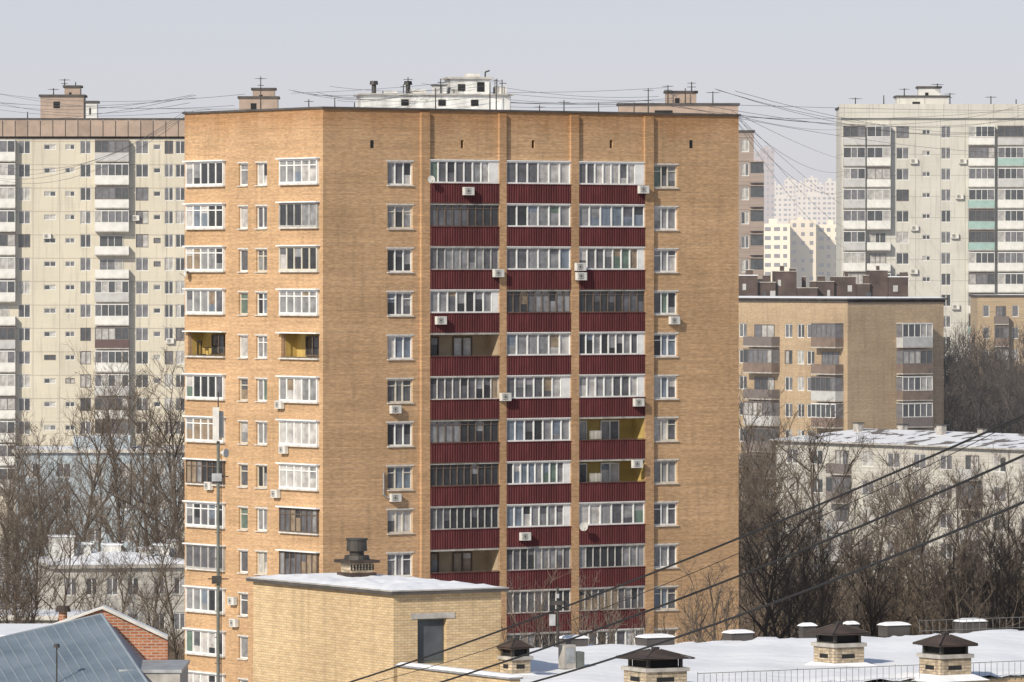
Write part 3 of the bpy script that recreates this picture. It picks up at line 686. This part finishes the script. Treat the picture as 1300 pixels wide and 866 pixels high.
# uneven snow cap
N=12; K=22; cap=[[None]*(K+1) for _ in range(N+1)]
for i in range(N+1):
    for j in range(K+1):
        e=min(i,N-i,j,K-j); hh=.0 if e==0 else (.07 if e==1 else .11)
        cap[i][j]=(-.16+(BW+.32)*i/N+R.uniform(-.03,.03),-.18+10.36*j/K,BT+.145+hh*R.uniform(.6,1.25))
for i in range(N):
    for j in range(K): q.poly([cap[i][j],cap[i+1][j],cap[i+1][j+1],cap[i][j+1]],M_SNOW)
put('stair_head_roof',q,fb.root)
q=MB(); q.box(-.006,-7.7,ZR-.1,.36,-.25,19.0,M_PB); q.box(-.08,-7.75,19.003,.44,-.2,19.06,M_GALV); q.frus(.18,-4,19.063,19.14,.25,3.74,.14,3.6,M_SNOW); put('parapet',q,fb.root)
def at(u,D): return Vector((px(u,D),D,0))
q=MB(); zb=BT+.25
vr=put('ventilation_stack',None,None,T(at(453,207.5)+Vector((0,0,zb)))@RZ(math.radians(30)),'dark round metal vent stack on snowy brick stair head','vent')
q.box(-.5,-.5,-.1,.5,.5,.12,M_BROWN); q.box(-.4,-.4,.12,.4,.4,.45,M_VB); q.box(-.58,-.58,.45,.58,.58,.55,M_BROWN)
for i in range(8): q.box(-.45+i*.12,-.41,.2,-.40+i*.12,-.402,.4,M_DARK)
q.tube((0,0,.55),(0,0,.7),.45,.42,16,M_MET,True); put('pedestal',q,vr)
q=MB(); q.tube((0,0,.7),(0,0,.85),.25,.25,14,M_MET,True); q.tube((0,0,.85),(0,0,1.22),.36,.34,18,M_MET,True); q.tube((0,0,1.22),(0,0,1.28),.38,.38,18,M_MET,True); put('cowl',q,vr)

def roofvent(u,vb,wcap,lab,sc=1.):
    D=(H-ZR)*f/(vb-345); c_=at(u,D)+Vector((0,0,ZR+.05))
    W=wcap*D/f/2*.80
    o=put('roof_ventilator',None,None,T(c_)@RZ(math.radians(30+R.uniform(-4,4))),lab,'roof vent','roof ventilators on the snowy roof')
    q=MB(); a=W*.80
    q.box(-a,-a,-.1,a,a,.58*sc,M_VB); q.box(-a-.07,-a-.07,.58*sc+.003,a+.07,a+.07,.70*sc,M_CON)
    q.box(-a*.5,-a-.012,.26,a*.35,-a-.003,.40,M_DARK); q.box(-a-.012,-a*.4,.26,-a-.003,a*.4,.40,M_DARK)
    put('pedestal',q,o)
    for sx in(-1,1):
        for sy in(-1,1):
            q=MB(); q.box(sx*a*.8-.05,sy*a*.8-.05,.703*sc,sx*a*.8+.05,sy*a*.8+.05,.97*sc,M_MET); put('post',q,o)
    q=MB(); q.box(-a*.72,-a*.72,.703*sc,a*.72,a*.72,.95*sc,M_DARK); put('duct',q,o)
    q=MB(); q.frus(0,0,.96*sc,1.0*sc,W,W,W*1.02,W*1.02,M_BROWN,.03); q.frus(0,0,1.003*sc,1.26*sc,W,W,.12,.12,M_BROWN,.03)
    for s1 in(-1,1):
        for s2 in(-1,1): q.tube((s1*W,s2*W,1.01*sc),(s1*.12,s2*.12,1.27*sc),.022,.022,5,M_MET)
    q.box(-.1,-.1,1.26*sc,.1,.1,1.34*sc,M_MET); put('cap',q,o)
    q=MB(); q.frus(0,0,-.1,.10,a+.45,a+.45,a+.05,a+.05,M_SNOW,.05); put('snow_drift',q,o)
roofvent(832,876,92,'dark flat hipped metal cap on weathered brick roof vent')
roofvent(1065,846,72,'dark flat hipped metal cap on weathered brick roof vent',1.1)
roofvent(1200,861,74,'dark flat hipped metal cap on weathered brick roof vent',1.1)
roofvent(654,860,44,'narrow dark capped roof vent beside brick stair head',.95)
def snowbox(u,vb,wd,h=.34):
    D=(H-ZR)*f/(vb-345); c_=at(u,D)+Vector((0,0,ZR+.05)); W=wd*D/f/2*.85*R.uniform(.9,1.1); h*=R.uniform(.8,1.15)
    o=put('roof_hatch_box',None,None,T(c_)@RZ(math.radians(30+R.uniform(-6,6))),'low dark roof box capped with rounded snow','roof box','snow capped boxes on the roof')
    q=MB(); q.box(-W,-W*.6,-.1,W,W*.6,h,M_TAR); put('box_body',q,o)
    q=MB(); q.frus(0,0,h+.003,h+.07,W+.05,W*.6+.05,W*.95,W*.5,M_SNOW); q.frus(0,0,h+.073,h+.12,W*.95,W*.5,W*.55,W*.3,M_SNOW); put('snow_cap',q,o)
for u,v,w_ in ((832,821,48),(937,815,42),(1135,806,38),(1232,802,44),(728,824,36),(1025,808,22),(1080,806,18)): snowbox(u,v,w_)
M_RAIL=mat('grey rail',(.17,.165,.16),var=.2,scale=3)
def railing(M,L,h,step,lab):
    o=put('roof_railing',None,None,M,lab,'railing','railings on the snowy roof')
    q=MB(); 
    for z in (h,h*.15): q.box(0,-.01,z-.01,L,.01,z+.01,M_RAIL)
    put('rail',q,o)
    q=MB(); n=int(L/step)
    for i in range(n+1): q.box(i*step-.006,-.006,0,i*step+.006,.006,h-.02 if i%8 else h+.06,M_RAIL)
    o2=put('baluster',q,o); o2['kind']='stuff'
railing(fb.W@T((7.0,-7.72,ZR-.16)),34,.62,.24,'thin grey picket railing along snowy roof edge')
railing(fb.W@T((29,12.2,ZR+.1)),18,.45,.3,'thin grey picket railing along snowy roof edge')
D_=216; ms=put('roof_antenna_mast',None,None,T((px(708,D_),D_,ZR)),'dark pole with boxes and crossbars standing on snowy roof','mast')
q=MB(); q.tube((0,0,0),(0,0,pz(745,D_)-ZR),.06,.04,8,M_MET); put('pole',q,ms)
zt=pz(768,D_)-ZR
q=MB(); q.box(-.22,-.12,zt,.22,.12,zt+.14,M_MET); q.tube((-.3,0,zt-.3),(.3,0,zt-.3),.02,.02,6,M_MET); put('crossbar',q,ms)
q=MB(); q.box(-.05,-.2,zt+.25,.05,.2,zt+.4,M_GALV); put('equipment_box',q,ms)
q=MB(); q.box(-.3,-.1,.9,-.08,.1,1.3,M_GALV); put('equipment_box',q,ms)
D_=205; eq=put('electrical_cabinet',None,None,T((px(724,D_),D_,ZR))@RZ(math.radians(30)),'grey metal equipment cabinets on roof beside brick stair head','cabinet')
q=MB(); q.box(-.35,-.2,.1,.1,.2,.9,M_CON); q.box(.13,-.18,.1,.45,.18,.65,M_MAST); put('cabinet_body',q,eq)
q=MB(); q.box(-.3,-.213,.3,.05,-.203,.8,M_GALV); put('cabinet_door',q,eq)

# ============================================================ bottom-left metal roof house
ml=put('metal_roof_house',None,None,T((px(100,180),180,0)),'house with slate blue sheet metal roof and brick gable','building')
off=Vector((px(100,180),180,0))
def L(u,v,D): return wp(u,v,D)-off
def Lg(u,D): p=wp(u,345,D)-off; p.z=0; return p
q=MB(); g1=[L(62,797,186),L(130,773,186),L(213,812,186),L(213,842,186)]
bot=[Lg(213,186),Lg(62,186)]; q.poly([*[g1[i] for i in (3,2,1,0)],*bot[::-1]][::-1],M_RB)
bk=Vector((0,.4,0)); q.poly([p+bk for p in [*[g1[i] for i in (3,2,1,0)],*bot[::-1]]],M_RB)
put('gable_wall',q,ml)
q=MB()
def slab(p,r_,t,m,dy0=-.12,dy1=.55):
    a,b_=Vector(p),Vector(r_); u_=Vector((0,0,t)); f0=Vector((0,dy0,0)); f1=Vector((0,dy1,0))
    q.poly([a+f0,b_+f0,b_+f0+u_,a+f0+u_],m); q.poly([a+f0+u_,b_+f0+u_,b_+f1+u_,a+f1+u_],M_SNOW); q.poly([a+f1,a+f1+u_,b_+f1+u_,b_+f1],m)
slab(g1[0],g1[1],.07,M_CONL); slab(g1[1],g1[2],.10,M_CONL)
put('coping',q,ml)
q=MB(); ap=L(129,780,185.4); lf=L(-70,826,183.5); ff=L(196,880,177); lb=lf+(ff-ap); rt=L(188,842,185.4)
nn=(lf-ap).cross(ff-ap).normalized()
if nn.z<0: nn=-nn
q.poly([ap,lf,lb,ff],M_SHEET); q.poly([ap,ff,rt],M_SHEET)
for i in range(17):
    t=i/16; a=ap.lerp(lf,t)+nn*.015; b_=ff.lerp(lb,t)+nn*.015; q.tube(a,b_,.019,.019,4,M_SEAM)
n2=(ff-ap).cross(rt-ap).normalized()
if n2.y>0: n2=-n2
for i in range(1,6):
    t=i/6; a=ap.lerp(rt,t)+n2*.02; b_=ap.lerp(ff,t)+n2*.02; q.tube(a,b_,.018,.018,4,M_SEAM)
q.tube(ap,ff,.045,.045,6,M_SEAM); q.tube(ap,lf,.04,.04,6,M_SEAM)
put('roof',q,ml)
q=MB(); p=L(157,846,181); p2=L(232,846,181); q.box(p.x,p.y-1.5,0,p2.x,p.y+3,p.z-.1,M_CON); q.box(p.x-.05,p.y-1.55,p.z-.097,p2.x+.05,p.y+3.05,p.z,M_GALV); put('parapet_block',q,ml)
q=MB(); p=L(-20,806,192); p2=L(64,806,192); q.box(p.x,p.y,0,p2.x,p.y+6,p.z-.12,M_CON); q.box(p.x-.1,p.y-.1,p.z-.117,p2.x+.1,p.y+6.1,p.z,M_SNOW); put('lower_wing',q,ml)
ch=put('roof_pipe',None,None,T(wp(80,792,187)),'rusty capped metal vent pipe behind sheet roof','vent')
q=MB(); q.tube((0,0,-.3),(0,0,.38),.13,.13,12,M_RB); q.tube((0,0,.38),(0,0,.55),.25,.2,12,M_BROWN,True); put('pipe_body',q,ch)
lp=put('roof_lamp_post',None,None,T(Vector((px(72,179),179,0))),'thin dark pole with small round lamp head','lamp post')
q=MB(); q.tube((0,0,8),(0,0,pz(820,179)),.03,.022,8,M_MET); put('pole',q,lp)
q=MB(); z=pz(820,179); q.tube((0,0,z-.05),(0,0,z+.06),.10,.08,10,M_MET,True); put('lamp_head',q,lp)

# ============================================================ telecom mast
D_=232; tm=put('telecom_mast',None,None,T((px(277,D_),D_,0)),'tall thin grey green telecom mast with white antenna panels','mast')
zt=pz(498,D_); q=MB(); 
q.tube((0,0,0),(0,0,pz(560,D_)),.075,.06,8,M_MAST); q.tube((0,0,pz(560,D_)),(0,0,zt),.035,.02,8,M_MET)
for i in range(24):
    z=1+i*1.0; q.box(-.13,-.02,z,.13,.02,z+.03,M_MET)
q.tube((.11,0,0),(.11,0,pz(575,D_)),.02,.02,5,M_MET); put('pole',q,tm)
q=MB(); q.box(-.20,-.22,pz(560,D_),.04,-.06,pz(517,D_),M_AC); put('antenna_panel',q,tm)
q=MB(); q.box(.02,.05,pz(556,D_),.20,.2,pz(522,D_),M_AC); put('antenna_panel',q,tm)
for v in (605,735):
    q=MB(); z=pz(v,D_); q.box(-.24,-.14,z-.18,.14,-.04,z+.12,M_GALV if v<700 else M_MET); q.box(-.4,-.03,z-.02,.4,.03,z+.02,M_MET); put('equipment_box',q,tm)
q=MB(); q.tube((.1,-.1,pz(575,D_)),(.32,-.25,pz(575,D_)),.03,.18,12,M_AC,True); put('dish',q,tm)

# ============================================================ TV antennas
def antenna(u,vb,vt,D,style):
    z0=pz(vb,D); z1=pz(vt,D); k=D/400
    q=MB(); q.tube((0,0,0),(0,0,z1-z0),.045*k,.03*k,6,M_MET)
    if style:
        w_=R.uniform(.2,.4)*k
        q.tube((-w_,0,z1-z0-.15),(w_,0,z1-z0-.15),.02*k,.02*k,5,M_MET)
        for i in range(5):
            x=(-1+i*.5)*w_; q.tube((x,-.3*k,z1-z0-.15),(x,.3*k,z1-z0-.15),.015*k,.015*k,4,M_MET)
        if style>1: q.tube((-.3*k,0,z1-z0-.6),(.3*k,0,z1-z0-.6),.02*k,.02*k,5,M_MET)
    put('television_antenna',q,None,T((px(u,D),D,z0))@RZ(R.uniform(0,1.3)),'thin metal television antenna standing on a roof','antenna','rooftop antennas')
for a in ((331,140,97,404,2),(518,122,98,405,1),(553,140,112,400,0),(425,142,124,396,0),(392,142,126,398,1),(630,140,100,404,1),(622,140,104,404,0),(716,148,127,402,1),(823,148,112,412,1),(848,133,108,707,2),(878,117,104,707,2),(870,133,112,707,0),(905,133,116,707,1),(450,145,130,400,0),(82,112,100,730,2),(96,112,104,730,0),(68,124,112,730,1),(35,152,142,728,0),(1190,112,106,809,1),(1148,124,112,809,1),(1206,137,118,809,2),(1122,137,121,809,0),(1086,137,124,809,1),(1258,137,122,809,1),(1290,137,126,809,0),(760,148,130,404,0),(685,148,133,402,2),(805,148,130,406,0)): antenna(*a)

# ============================================================ cables
def cable(p0,p1,sag,r,m,lab,grp,n=20):
    q=MB(); pts=[]
    for i in range(n+1):
        t=i/n; p=p0.lerp(p1,t); p.z-=sag*4*t*(1-t); pts.append(p)
    for a,b_ in zip(pts,pts[1:]): q.tube(a,b_,r,r,5,m)
    put('overhead_cable',q,None,None,lab,'cable',grp)
cable(wp(400,880,185),wp(1400,482,120),.35,.027,M_RUB,'thick black sagging overhead cable','thick overhead cables')
cable(wp(500,884,183),wp(1400,533,120),.35,.029,M_RUB,'thick black sagging overhead cable','thick overhead cables')
cable(wp(600,886,180),wp(1400,594,110),.35,.029,M_RUB,'thick black sagging overhead cable','thick overhead cables')
cable(wp(400,884,185),wp(1400,478,121),.75,.010,M_RUB,'thin black sagging overhead cable','thick overhead cables')
for i in range(8):
    v0=112+R.uniform(-3,42); cable(wp(-20,v0,560),wp(R.uniform(238,330),R.uniform(113,140),402),R.uniform(0,1.2),.014,M_WIRE,'thin wire strung between rooftops','thin rooftop wires',12)
for i in range(4):
    cable(wp(-20,R.uniform(195,225),560),wp(R.uniform(236,250),R.uniform(140,145),402),R.uniform(0,2.5),.014,M_WIRE,'thin wire strung between rooftops','thin rooftop wires',12)
for i in range(8):
    cable(wp(R.uniform(331,460),R.uniform(108,134),402),wp(R.uniform(518,640),R.uniform(100,128),404),R.uniform(0,.5),.012,M_WIRE,'thin wire strung between rooftops','thin rooftop wires',12)
for i in range(8):
    cable(wp(R.uniform(518,640),R.uniform(98,128),404),wp(R.uniform(820,885),R.uniform(108,136),420),R.uniform(.1,.6),.012,M_WIRE,'thin wire strung between rooftops','thin rooftop wires',12)
for i in range(9):
    cable(wp(R.uniform(823,935),R.uniform(112,148),412),wp(1320,R.uniform(100,150)+i*7,760),R.uniform(0,3),.016,M_WIRE,'thin wire strung between rooftops','thin rooftop wires',14)
for i in range(7):
    cable(wp(R.uniform(925,936),R.uniform(140,150),406),wp(R.uniform(1064,1075),170+i*24+R.uniform(-8,8),806),R.uniform(0,2),.015,M_WIRE,'thin wire strung between rooftops','thin rooftop wires',14)

# ============================================================ trees
def make_tree(seed,h,mb_,mt_,spread=.34,nb=14,kd=(0,6,5,3),mr=.9):
    r=random.Random(seed); TR=MB(); CR=MB()
    def br(p,d,l,rad,lev):
        ns=3 if lev<3 else 2; kids=kd[lev] if lev<4 else 0
        q=p.copy(); dd=d.copy(); pts=[q.copy()]
        for i in range(ns):
            dd=(dd+Vector((r.uniform(-.24,.24),r.uniform(-.24,.24),r.uniform(-.05,.22)))).normalized()
            nq=q+dd*(l/ns); ra=rad*(1-.75*i/ns); rb=rad*(1-.75*(i+1)/ns)
            CR.tube(q,nq,max(ra,.013*mr),max(rb,.009*mr),4 if lev<2 else 3,mb_ if lev<2 else mt_); q=nq; pts.append(q.copy())
        for i in range(kids):
            t=r.uniform(.25,1.0)*ns; k=min(int(t),ns-1); b0=pts[k].lerp(pts[k+1],t-k)
            ax=Vector((r.gauss(0,1),r.gauss(0,1),r.gauss(0,.7)+.25)).normalized()
            nd=(dd*.9+ax*.85).normalized()
            br(b0,nd,l*r.uniform(.34,.62),rad*.46,lev+1)
    p=Vector((0,0,-.3)); d=Vector((0,0,1)); ns=7; pts=[p.copy()]; R0=h*.0145
    for i in range(ns):
        d=(d+Vector((r.uniform(-.12,.12),r.uniform(-.12,.12),.1))).normalized()
        nq=p+d*(h*.93/ns); TR.tube(p,nq,R0*(1-.9*i/ns),R0*(1-.9*(i+1)/ns),7,mb_); p=nq; pts.append(p.copy())
    for i in range(nb):
        t=.20+.80*(i/nb)**.85; k=min(int(t*ns),ns-1); b0=pts[k].lerp(pts[k+1],t*ns-k)
        a=i*2.4+r.uniform(-.4,.4); up=r.uniform(.5,1.1)+t*.5
        br(b0,Vector((math.cos(a),math.sin(a),up)).normalized(),h*spread*(1.12-.62*t)*r.uniform(.7,1.25),R0*.48*(1.1-.7*t),1)
    return TR.mesh('trunk'),CR.mesh('crown')
V1=[make_tree(s,16,M_BARK,M_TWIG,sp) for s,sp in ((1,.36),(2,.31),(3,.42),(4,.27),(5,.38),(6,.34))]
V2=[make_tree(s,16,M_BARK2,M_TWIG2,sp,17,(0,7,5,3),1) for s,sp in ((8,.34),(9,.40))]
VS=[make_tree(s,16,M_BARK,M_TWIG,sp,12,(0,5,4,2),.7) for s,sp in ((21,.30),(22,.36))]
def tree(u,vt,D,V=None):
    h=pz(vt,D); 
    if h<3:return
    tr,cr=R.choice(V or V1); s=h/16.3; sx=s*R.uniform(.85,1.15)
    if h>20: sx*=.85
    o=put('bare_tree',None,None,T((px(u,D),D,0))@RZ(R.uniform(0,6.28))@Matrix.Diagonal((sx,sx,s,1)),'tall bare leafless tree with fine brown twigs' if h>15 else 'bare leafless tree with fine brown twigs','tree','bare winter trees')
    put('trunk',tr,o); put('crown',cr,o)
for a in ((150,465,560),(215,478,540),(95,490,575),(60,550,560),(190,525,555),(10,570,520),(5,650,470),(228,560,530),(235,610,520),(170,600,545),(25,665,455),(110,620,545),(0,720,440),(40,700,445),(222,690,430),(-30,640,450),(235,520,540),(20,550,590),(45,610,500),(130,715,440),(75,660,480),(185,650,470),(150,690,450),(15,610,480)): tree(*a)
for i in range(8): tree(R.uniform(-20,235),R.uniform(565,630),R.uniform(575,630))
for a in ((957,490,560),(945,560,520),(1055,540,500),(975,580,520),(1185,575,470),(1262,600,460),(1150,620,500),(1290,590,500),(940,600,470),(965,640,450),(1205,580,500),(1130,640,480),(1300,630,450),(1085,630,470),(1020,610,490),(1235,600,500),(1110,600,500)): tree(*a)
for i in range(32): tree(R.uniform(935,1320),R.uniform(645,735),R.uniform(425,500))
for i in range(8): tree(R.uniform(935,980),R.uniform(550,640),R.uniform(500,600))
for i in range(26): tree(R.uniform(1200,1330),R.uniform(432,500),R.uniform(665,755),V2)
for a in ((900,702,380),(872,735,376),(925,735,372),(700,742,355),(765,738,362),(815,752,352),(735,760,350),(665,758,358)): tree(*a,VS)
def brush(name,xr,Dr,n,hmax,lab):
    q=MB()
    for i in range(n):
        D=R.uniform(*Dr); x=px(R.uniform(*xr),D); 
        for k in range(5):
            h=R.uniform(.5,1)*hmax; p=Vector((x+R.uniform(-.5,.5),D+R.uniform(-.5,.5),0)); e=p+Vector((R.uniform(-1,1),R.uniform(-1,1),h))
            mid=p.lerp(e,.5)+Vector((R.uniform(-.3,.3),0,0)); q.tube(p,mid,.025,.018,3,M_DRY); q.tube(mid,e,.018,.012,3,M_DRY)
            for j in range(3):
                b0=mid.lerp(e,R.random()); q.tube(b0,b0+Vector((R.uniform(-.7,.7),R.uniform(-.7,.7),R.uniform(.3,1.2))),.013,.008,3,M_DRY)
    put(name,q,None,None,lab,'bushes',None,'stuff')
brush('undergrowth',(925,1340),(415,560),1900,5.0,'dense dry brown leafless bushes under the trees')
brush('undergrowth',(-40,240),(415,500),600,3.2,'dense dry brown leafless bushes under the trees')
